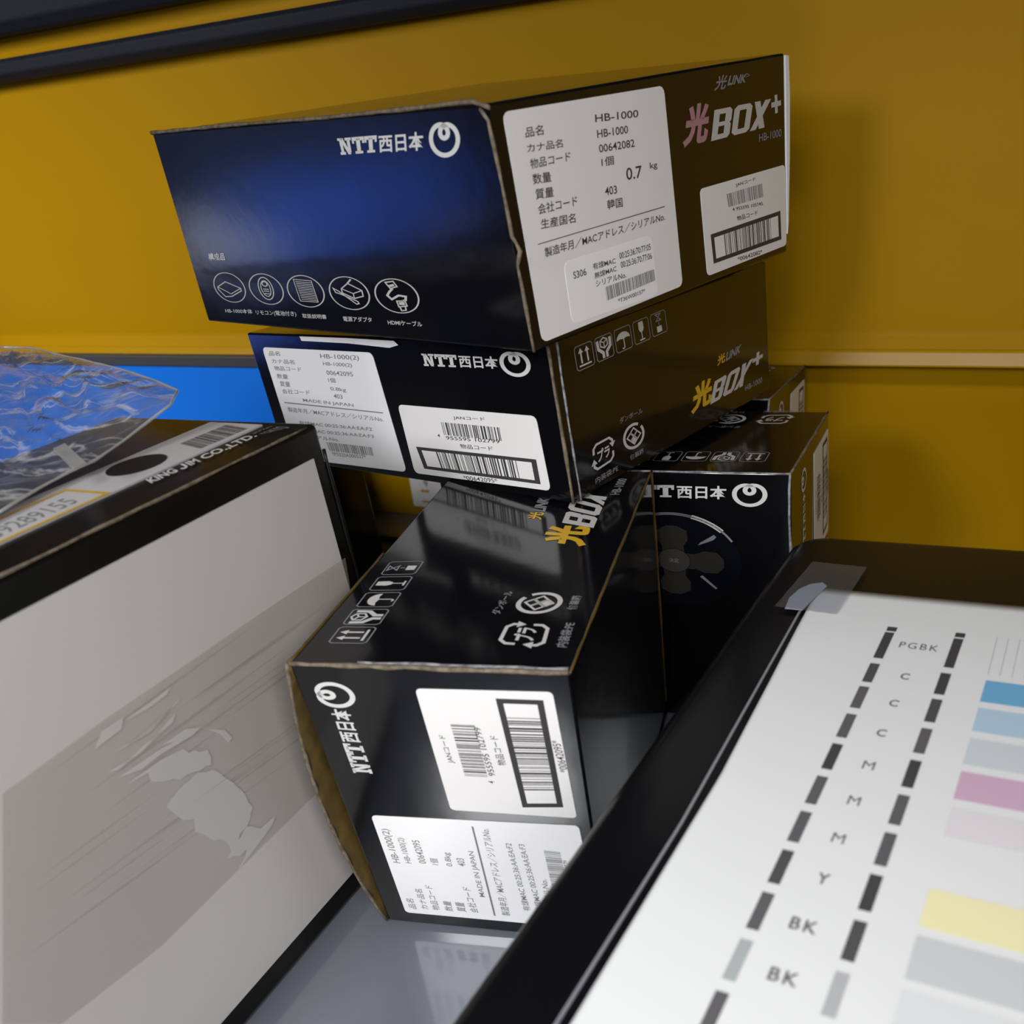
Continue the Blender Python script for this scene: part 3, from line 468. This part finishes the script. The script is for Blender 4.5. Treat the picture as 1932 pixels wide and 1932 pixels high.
mb = MB(); q = D['E_link']; Q = Sub(SE, q); text(mb, Q, '光', rect(0, 0, .34, 1), 'dim', HP, .02, .2); text(mb, Q, 'LINK', rect(.36, .2, .92, .9), 'dim', HP, .04, .25); stroke(mb, Q, [(.9, .95), (1.0, .75), (.88, .62)], .03, 'dim', HP)
text(mb, SE, '光', D['E_hikari'], 'pinkp', HP, .05); box_word(mb, SE, D['E_BOX'], 'silver', HP); plus(mb, SE, D['E_plus'], 'silver', HP); text(mb, SE, 'HB-1000', D['E_hb'], 'dim', HP, .01)
part(mb, 'product_title', t)
edge(t, [SD(0, 1), SD(.3, 1.004), SD(.6, 1.0), SD(.85, 1.006), SD(.97, 1.012), SD(1.006, .985)], (0, 0, 1), 'kraft', w=.0007, seed=20)
edge(t, [SD(.985, .985), SD(.998, .94), SD(1.0, .7), SD(1.0, .5), SD(1.012, .44), SD(1.0, .38), SD(1.0, .2), SD(1.0, 0)], SD.n, 'kraft', w=.0007, seed=21)
# pale flap edge at the far end
mb = MB(); pts = [(1.0, .99), (1.016, .985), (1.02, .8), (1.016, .5), (1.006, .15), (1.0, .1)]
nn = len(pts); fr_ = [SE(u, v, .0005) for u, v in pts]; bk = [SE(u, v, -.012) for u, v in pts]
mb.add(fr_ + bk, [tuple(range(nn)), tuple(range(2 * nn - 1, nn - 1, -1))] + [(k, (k + 1) % nn, nn + (k + 1) % nn, nn + k) for k in range(nn)], 'sticker2'); mb.build('rear_flap', t)['label'] = 'pale rear flap edge'

# --- two cartons standing at the back right
def remote_picture(t, S):
    mb = MB(); cx, cy = .685, .670
    disc(mb, S, cx, cy, .185, .178, 'navy', HP, 56)
    for a0, a1, w, m in ((28, 130, .006, 'dim'), (42, 72, .014, 'silver'), (72, 110, .009, 'dim'), (130, 160, .003, 'dim')):
        stroke(mb, S, ring(cx, cy, .184, .177, 20, a0, a1), w, m, HP + .00004)
    for a in (90, 0, 270, 180):
        ca, sa = math.cos(math.radians(a)), math.sin(math.radians(a))
        pts = [(cx + ca * r_ - sa * w, cy + (sa * r_ + ca * w) * .96) for r_, w in ((.02, -.032), (.06, -.030), (.085, -.043), (.12, -.041), (.138, -.015), (.138, .015), (.12, .041), (.085, .043), (.06, .030), (.02, .032))]
        poly(mb, S, pts, 'olive', HP + .00004)
    disc(mb, S, cx, cy, .046, .046, 'olive2', HP + .00008); stroke(mb, S, ring(cx, cy, .046, .046, 30), .0016, 'navy', HP + .0001, True)
    text(mb, S, '決定', rect(cx - .014, cy - .008, cx + .014, cy + .008), 'dim', HP + .0001)
    poly(mb, S, [(x, -.1217 + 1.1217 * y) for x, y in ((.755, .762), (.762, .772), (.800, .800), (.806, .792), (.797, .782))], 'dim', HP + .00004); poly(mb, S, [(x, -.1217 + 1.1217 * y) for x, y in ((.755, .655), (.762, .66), (.802, .618), (.796, .615))], 'dim', HP + .00004)
    part(mb, 'remote_control_picture', t)
def lying_carton(b, label, pict):
    t, c = carton(b, 'x'); t['label'] = label
    SC = surf(c, 'front'); SB = surf(c, 'B5'); SA = surf(c, 'A5')
    if pict:
        mb = MB(); logo(mb, SC, [(.55, .9035), (.70, .9069), (.702, .9506), (.552, .9462)], [(.707, .9035), (.839, .9057), (.841, .9518), (.709, .9506)], [(.852, .881), (.942, .883), (.943, .964), (.853, .962)]); part(mb, 'company_logo', t)
        remote_picture(t, SC)
    print_B(t, Sub(SB, rect(0, -.06, 1, .93))); print_A(t, Sub(SA, rect(0, -.041, 1, .811)))
    edge(t, [SC(.2, .998), SC(.6, .998), SC(1, .998)], SC.n, 'wear', 'worn_edge', w=.0005, seed=30)
    edge(t, [SC(.998, 1), SC(.995, .9), SC(1, .6), SC(.998, .2)], SC.n, 'wear', 'worn_edge', w=.0007, seed=31)
    edge(t, [SB(0, 1), SB(0, .6), SB(0, .3), SB(0, 0)], SB.n, 'kraft', w=.0007, seed=32)
    return t
lying_carton('5', 'black carton standing on the table behind the front carton, round remote control pictured on it', True)
lying_carton('4', 'black carton at the very back against the yellow wall, mostly hidden by others', False)

# ================================================================== binder on its long edge
B = D['BIND']; TR = Vector(B['TR']); bd = Vector(B['d']); bn = Vector((-bd.y, bd.x, 0)); 
if bn.x < 0: bn = -bn                           # points towards the viewer's side
BL_, BW = .205, .10
def bface(s, z, h=0): return TR + bd * s + Vector((0, 0, z - .19)) + bn * h
t = thing('lever_arch_file', 'black binder with a white cover standing at the left, spine label upward', 'binder', TR + bd * .15 - bn * .05 + Vector((0, 0, -.19)))
mb = MB(); cc = []
for z in (.0005, .19):
    for k in (0, 1):
        for s in (0, BL_): cc.append(TR + bd * s - bn * (BW * k) + Vector((0, 0, z - .19)))
mb.hexa(cc, 'pvc'); mb.build('binder_body', t, .0018, 3)
SF = lambda u, v, h=0: bface(u, v, h)
mb = MB(); top = [(.0069, .1788), (.0071, .1268), (.0062, .0108), (BL_ - .006, .0125), (BL_ - .006, .1797)]
n = len(top); mb.add([bface(s, z, .0006) for s, z in top] + [bface(s, z, .00002) for s, z in top], [tuple(range(n))] + [(k, n + k, n + (k + 1) % n, (k + 1) % n) for k in range(n)], 'cover')
cov = part(mb, 'cover_sheet', t, 'plain white cover sheet')
mb = MB(); poly(mb, SF, D['TAPEBAND'], 'band', .0009); o = part(mb, 'packing_tape_strip', t, 'wide clear tape strip, slightly brown')
mb = MB()
for k, q in enumerate(D['STREAK']): poly(mb, SF, q, 'streak', .00095 + .00001 * k)
part(mb, 'tape_creases', t)
mb = MB()
for k, q in enumerate(D['RES']): poly(mb, SF, q, 'resid', .0011 + .00001 * k)
part(mb, 'torn_paper_residue', t, 'pale torn paper left on the tape')
def SS(u, v, h=0): return TR + bd * u - bn * v + Vector((0, 0, h))
sp = D['SP']
mb = MB(); q = sp['label']; top = [q[0], q[1], q[2], q[3]]
top = [(.16, .0205), (.0057, .0203), (.0049, .0464), (.160, .0462)]
mb.add([SS(s, v, .0006) for s, v in top] + [SS(s, v, .00003) for s, v in top], [(0, 1, 2, 3)] + [(k, 4 + k, 4 + (k + 1) % 4, (k + 1) % 4) for k in range(4)], 'plabel'); lab = part(mb, 'spine_label', t, 'white spine label with barcode and yellow framed number')
mb = MB(); bars(mb, SS, [(.0335, .0235), (.0105, .0225), (.0075, .036), (.0295, .037)], 'ink', .00072, 36, 15); part(mb, 'barcode', lab)
mb = MB()
stroke(mb, SS, [(.0752, .0212), (.0752, .0395), (.158, .0395), (.158, .0212)], .0016, 'yellowp', .00072, True)
text(mb, SS, '4901480039289155', [(.1385, .0250), (.082, .0250), (.0815, .0335), (.1385, .0340)], 'inkgrey', .00072, .0, .15); part(mb, 'label_number', lab, 'yellow framed number')
mb = MB(); KQ = Sub(SS, [(.0650, .0135), (.0178, .0118), (.0160, .0170), (.0625, .0190)]); text(mb, KQ, 'KING', rect(0, 0, .235, 1), 'white', .0005, .03); stroke(mb, KQ, [(.318, 1), (.318, .28), (.30, .07), (.285, .07), (.268, .28)], .022, 'white', .0005, False, .1); text(mb, KQ, 'IM', rect(.345, 0, .435, 1), 'white', .0005, .03); text(mb, KQ, 'CO.,LTD.', rect(.475, -.16, 1, 1), 'white', .0005, .03); text(mb, SS, 'TOKYO', [(.0160, .0115), (.0070, .0055), (.0068, .0122), (.0158, .0132)], 'dim', .0005, .01); text(mb, SS, 'JAPAN', [(.0160, .0150), (.0070, .0140), (.0068, .0157), (.0158, .0167)], 'dim', .0005, .01); part(mb, 'maker_name', t)
mb = MB(); pts = ring(.0514, .0345, .0105, .0085, 40); n = len(pts)
mb.add([SS(u, v, .0009) for u, v in pts] + [SS(u, v, .0002) for u, v in pts], [tuple(range(n))] + [(k, n + k, n + (k + 1) % n, (k + 1) % n) for k in range(n)], 'hole'); part(mb, 'finger_hole', t, 'dark oval finger hole')
edge(t, [TR + bd * (.006 + .028 * k) for k in range(8)], bn, 'kraft', 'worn_edge', w=.0005, seed=40)
edge(t, [bface(0, .18 - .02 * k) for k in range(9)], bn, 'pvc', 'side_edge', w=.0008, seed=41)

# ================================================================== blue crate behind the binder
def cp(u, z, d): return wp(u, z, d - .012)
t = thing('storage_crate', 'bright blue plastic crate with dark grey rim under the yellow wall', 'crate', wp(-.60, 0, -.035))
mb = MB()
for (u0, u1, d0, d1, zt_) in ((-.95, -.302, -.05, -.046, .1375), (-.95, -.302, -.018, -.014, .115), (-.95, -.946, -.046, -.018, .115), (-.306, -.302, -.046, -.018, .115)):
    c = [wp(u, z, d) for z in (.0, zt_) for d in (d0, d1) for u in (u0, u1)]; mb.hexa(c, 'bluep')
c = [wp(u, z, d) for z in (.0, .004) for d in (-.046, -.018) for u in (-.946, -.306)]; mb.hexa(c, 'bluep')
mb.build('crate_body', t)
mb = MB()
for (u0, u1, d0, d1) in ((-.953, -.299, -.052, -.044),):
    c = [wp(u, z, d) for z in (.1375, .1455) for d in (d0, d1) for u in (u0, u1)]; mb.hexa(c, 'greyrim')
mb.build('rim', t, .0008, 2)

t = thing('black_tray', 'thin black tray lying on the table in the dark gap beside the binder', 'tray', wp(-.27, 0, -.125))
mb = MB(); mb.hexa([wp(u, z, d) for z in (0, .011) for d in (-.188, -.062) for u in (-.44, -.115)], 'pvc'); mb.build('tray_body', t, .001, 2)
mb = MB()
for (u0, u1, d0, d1) in ((-.44, -.115, -.188, -.184), (-.44, -.115, -.066, -.062), (-.44, -.436, -.184, -.066), (-.119, -.115, -.184, -.066)): mb.hexa([wp(u, z, d) for z in (.011, .014) for d in (d0, d1) for u in (u0, u1)], 'pvc')
mb.build('rim', t)
t = thing('carton', 'plain black carton standing in shadow right behind the white binder', 'box', wp(-.30, .0112, -.128), 'black printed cartons'); del t['group']
mb = MB(); mb.hexa([wp(u, z, d) for z in (.0114, .098) for d in (-.160, -.100) for u in (-.42, -.198 + .0)], 'black'); mb.build('carton_body', t, .0008, 2)
edge(t, [wp(-.198, z, -.160) for z in (.0125, .04, .07, .097)], wn, 'wear', 'worn_edge', w=.0004, seed=71)

# small white sticker low on the wall
mb = MB(); SW = Surf(wp(-.2455, .0085, .0055), wp(-.200, .0085, .0055), wp(-.200, .038, .0055), wp(-.2440, .038, .0055))
plate(mb, SW, rect(0, 0, 1, 1), 'sticker2', .0006, .04); o = mb.build('white_sticker', None, fix=False); tag(o, 'small white sticker low on the yellow wall in the gap beside the front carton', 'sticker')
mb = MB(); text(mb, SW, '令', rect(.30, .62, .42, .84), 'inkgrey', .0008, .02); poly(mb, SW, rect(.22, .45, .40, .53), 'yellowp', .0008); poly(mb, SW, rect(.22, .14, .42, .20), 'yellowp', .0008); part(mb, 'sticker_print', o)

# ================================================================== black plastic case with taped test print
n2 = Vector((-.0637, -.0259, .9976)).normalized(); pX = Vector((.95744, -.28357, .05377)); pY = Vector((-.2815, -.9586, -.04286)); pO = Vector((.17883, .07033, .12))
def pp(x, y, h=0): return pO + pX * (x / 1000) + pY * (y / 1000) + n2 * (h / 1000)
x0, x1, y0, y1 = -25.0, 250.0, -47.5, 290.0; R_ = 12
out = []
for cx, cy, a0 in ((x0 + R_, y0 + R_, 180), (x1 - R_, y0 + R_, 270), (x1 - R_, y1 - R_, 0), (x0 + R_, y1 - R_, 90)):
    for k in range(7): a = math.radians(a0 + 15 * k); out.append((cx + R_ * math.cos(a), cy + R_ * math.sin(a)))
t = thing('printer_case', 'large black glossy plastic case at the lower right carrying the test print', 'printer', (pp(110, 110).x, pp(110, 110).y, 0))
mb = MB(); rows = []; rr = 6.0; n = len(out)
def inset(d): 
    cx, cy = (x0 + x1) / 2, (y0 + y1) / 2; sx = 1 - d / ((x1 - x0) / 2); sy = 1 - d / ((y1 - y0) / 2); return [(cx + (x - cx) * sx, cy + (y - cy) * sy) for x, y in out]
for k in range(7):
    a = math.radians(15 * k); rows.append([pp(x, y, -.45 - rr + rr * math.sin(a)) for x, y in inset(rr * (1 - math.cos(a)))])
low = [Vector((p.x, p.y, .0006)) for p in rows[0]]; rows = [low] + rows
vs = [p for r in rows for p in r]; fs = [(i * n + k, i * n + (k + 1) % n, (i + 1) * n + (k + 1) % n, (i + 1) * n + k) for i in range(len(rows) - 1) for k in range(n)]
fs += [tuple(range(n)), tuple(range((len(rows) - 1) * n, len(rows) * n))]
mb.add(vs, fs, 'case'); mb.build('case_body', t, smooth=True)
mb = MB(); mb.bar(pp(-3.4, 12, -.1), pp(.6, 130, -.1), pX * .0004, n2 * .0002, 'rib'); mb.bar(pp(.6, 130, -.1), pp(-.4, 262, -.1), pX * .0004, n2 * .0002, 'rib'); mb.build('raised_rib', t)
# paper
mb = MB(); W_, H_ = 196, 272; ny_ = 60
def ph(x, y): return .25 + .5 * math.exp(-((x - 2) / 14) ** 2 - ((y - 30) / 22) ** 2) + .5 * math.exp(-((x) / 8) ** 2) * (.5 - .5 * math.cos(min(1, y / 200) * 2 * math.pi))
def left(y): return -1.6 + 5.2 * min(1, y / 110) - 1.0 * max(0, (y - 110) / 200)
nx_ = 24; vs = []
for k in range(ny_ + 1):
    y = H_ * k / ny_
    for j in range(nx_ + 1):
        x = left(y) + (W_ - left(y)) * (j / nx_) ** 1.6; vs.append(pp(x, y - .5, ph(x, y)))
fs = [(k * (nx_ + 1) + j, (k + 1) * (nx_ + 1) + j, (k + 1) * (nx_ + 1) + j + 1, k * (nx_ + 1) + j + 1) for k in range(ny_) for j in range(nx_)]
mb.add(vs, fs, 'paper'); pap = mb.build('test_print', None, smooth=True, fix=False); md = pap.modifiers.new('thick', 'SOLIDIFY'); md.thickness = .00012; md.offset = -1
tag(pap, 'white printer test sheet with grey dashes and pale colour bars on the black case', 'paper')
def PS(x, y, h=0): return pp(x, y, ph(x, y) + .09 + h)
def quadp(mb, x0, y0, x1, y1, m, sl=0): poly(mb, PS, [(x0, y0), (x1, y0 + sl), (x1, y1 + sl), (x0, y1)][::-1], m, 0)
mb = MB(); seqL = ['ink_black', 'ink_black_b', 'ink_grey_a', 'ink_grey_a', 'ink_black', 'ink_grey_a', 'ink_grey_a', 'ink_black_b', 'ink_grey_a', 'ink_pale', 'ink_grey_a', 'ink_grey_a']
seqR = ['ink_black', 'ink_black', 'ink_black_b', 'ink_grey_a', 'ink_black', 'ink_grey_a', 'ink_grey_a', 'ink_black', 'ink_black_b', 'ink_pale_b', 'ink_grey_a', 'ink_grey_a']
quadp(mb, 29.2, 21.4, 32.4, 24.2, 'ink_black'); quadp(mb, 29.1, 25.0, 32.2, 41.2, seqL[0]); quadp(mb, 51.1, 20.6, 54.2, 23.4, 'ink_black'); quadp(mb, 51.1, 24.2, 54.1, 41.6, seqR[0])
for k in range(11):
    y = 43.6 + 14.75 * k + (0 if k else .6); quadp(mb, 29.1 + .03 * k, y - (.9 if k else 0) + .2, 32.2 + .03 * k, y + 10.9, seqL[k + 1]); quadp(mb, 51.0 + .1 * k, y + .6, 54.1 + .1 * k, y + 12.2, seqR[k + 1])
part(mb, 'alignment_dashes', pap)
mb = MB()
def ptxt(s, x, y, w, h): 
    vs, fs = glyphs(s, .0 if s in ('M', 'PGBK') else .018, 0, 1.25); mb.add([PS(x + (u - .5) * w, y - (v - .5) * h) for u, v in vs], fs, 'ink_grey_a')
ptxt('PGBK', 41.5, 31.6, 12.2, 3.6)
for i, y in enumerate((49.4, 64, 79)): ptxt('C', 41.1, y, 2.7, 3.4)
for i, y in enumerate((94, 109, 123.6)): ptxt('M', 41.3, y, 3.2, 3.5)
ptxt('Y', 41.6, 137.8, 3.0, 3.5); ptxt('BK', 41.6, 152.8, 6.4, 3.6); ptxt('BK', 41.8, 167.6, 6.6, 3.6)
part(mb, 'ink_names', pap)
mb = MB()
for nm, a, b in (('cyan_full', 45.8, 57.1), ('cyan_half', 60.2, 71.6), ('cyan_pale', 74.8, 86.6), ('magenta_full', 89.6, 101), ('magenta_pale', 104.1, 115.2), ('yellow_full', 132.9, 144.8), ('grey_full', 147.2, 159.4), ('grey_pale', 162, 174), ('grey_full', 176.5, 188)):
    quadp(mb, 64.3 + (a - 45) * .012, a, 185, b, nm, .6)
part(mb, 'colour_bars', pap)
mb = MB()
for k in range(34):
    x = 63.9 + k * 3.4; 
    for j in range(11): stroke(mb, PS, [(x + .04 * j, 20.8 + 2 * j), (x + .04 * j + .04, 22.5 + 2 * j)], .16, 'ink_pale', 0)
part(mb, 'nozzle_check_lines', pap)
# curled corner + tape
mb = MB(); pts = [(-8.5, 18), (-9.5, 10), (-8, 3), (-5, -1.5), (-1, -3.5), (1.5, -1), (0, 6), (-2, 18)]
mb.add([pp(x, y, 1.0) for x, y in pts], [tuple(range(len(pts)))], 'curl'); part(mb, 'curled_corner', pap, 'grey folded corner of the sheet')
mb = MB(); q = [(-9.5, -18.5), (12.0, -17.5), (10.8, 18.5), (-12.5, 17.5)]
def tq(u, v): 
    a, b, c, d = q; return tuple(a[i] * (1 - u) * (1 - v) + b[i] * u * (1 - v) + c[i] * u * v + d[i] * (1 - u) * v for i in (0, 1))
nn = 10; vs = []
for i in range(nn + 1):
    for j in range(nn + 1):
        x, y = tq(j / nn, i / nn); vs.append(pp(x, y, 1.35 + .12 * math.sin(x * 1.3 + y * .7)))
fs = [(i * (nn + 1) + j, i * (nn + 1) + j + 1, (i + 1) * (nn + 1) + j + 1, (i + 1) * (nn + 1) + j) for i in range(nn) for j in range(nn)]
mb.add(vs, fs, 'tape'); tp = mb.build('clear_tape', None, smooth=True); tag(tp, 'piece of clear tape holding the corner of the test sheet to the black case', 'tape')

# ================================================================== clear plastic bag on the binder
bo = [Vector(p) for p in D['BAG']]
ctr = Vector((-.10, .06, .206)); low = sum(bo, Vector()) / len(bo)
from mathutils import noise
def bag_sheet(sign, seed):
    bm = bmesh.new(); n = len(bo); layers = 22; fine = []
    for k in range(n):
        for j in range(8): fine.append(bo[k].lerp(bo[(k + 1) % n], j / 8))
    m_ = len(fine); prev = None
    def lift(p, puff):
        q = Vector((p.x, p.y, seed * 3.7))
        a = abs(noise.noise(q * 38)) * .010 + abs(noise.noise(Vector((q.x * 70 + q.y * 40, q.y * 90, q.z)))) * .006 + noise.noise(q * 160) * .0012
        return puff * (.0085 - a) if sign > 0 else -puff * (.002 + a * .2)
    for l in range(layers):
        f = 1 - l / layers; cur = []
        for k, p in enumerate(fine):
            q = low + (p - low) * f; puff = math.sin((1 - f) * math.pi / 2) ** .7; z = lift(q, puff)
            cur.append(bm.verts.new(q + Vector((0, 0, max(z, .1922 - q.z)))))
        if prev:
            for k in range(m_): bm.faces.new((prev[k], prev[(k + 1) % m_], cur[(k + 1) % m_], cur[k]))
        prev = cur
    cv = bm.verts.new(low + Vector((0, 0, lift(low, 1))))
    for k in range(m_): bm.faces.new((prev[k], prev[(k + 1) % m_], cv))
    return bm
t = thing('plastic_bag', 'crumpled clear plastic bag lying on top of the binder at the left edge', 'bag', (low.x, low.y, .1925))
for nm, sg, sd in (('upper_film', 1, 3), ('lower_film', -1, 5)):
    bm = bag_sheet(sg, sd); bmesh.ops.translate(bm, verts=bm.verts, vec=-t.location); me = bpy.data.meshes.new(nm); bm.to_mesh(me); bm.free(); me.materials.append(M['bag'])
    for p in me.polygons: p.use_smooth = True
    o = bpy.data.objects.new(nm, me); COL.objects.link(o); o.parent = t
edge(t, [bo[k] + Vector((0, 0, .0003)) for k in range(1, 15)], (0, 0, 1), 'bagedge', 'sealed_edge', w=.0005, seed=50)
mb = MB(); q = [Vector(p) for p in D['TAB']]
mb.add(q + [p - Vector((0, 0, .0006)) for p in q], [(0, 1, 2, 3), (7, 6, 5, 4), (0, 4, 5, 1), (1, 5, 6, 2), (2, 6, 7, 3), (3, 7, 4, 0)], 'bagedge'); mb.build('adhesive_tab', t)
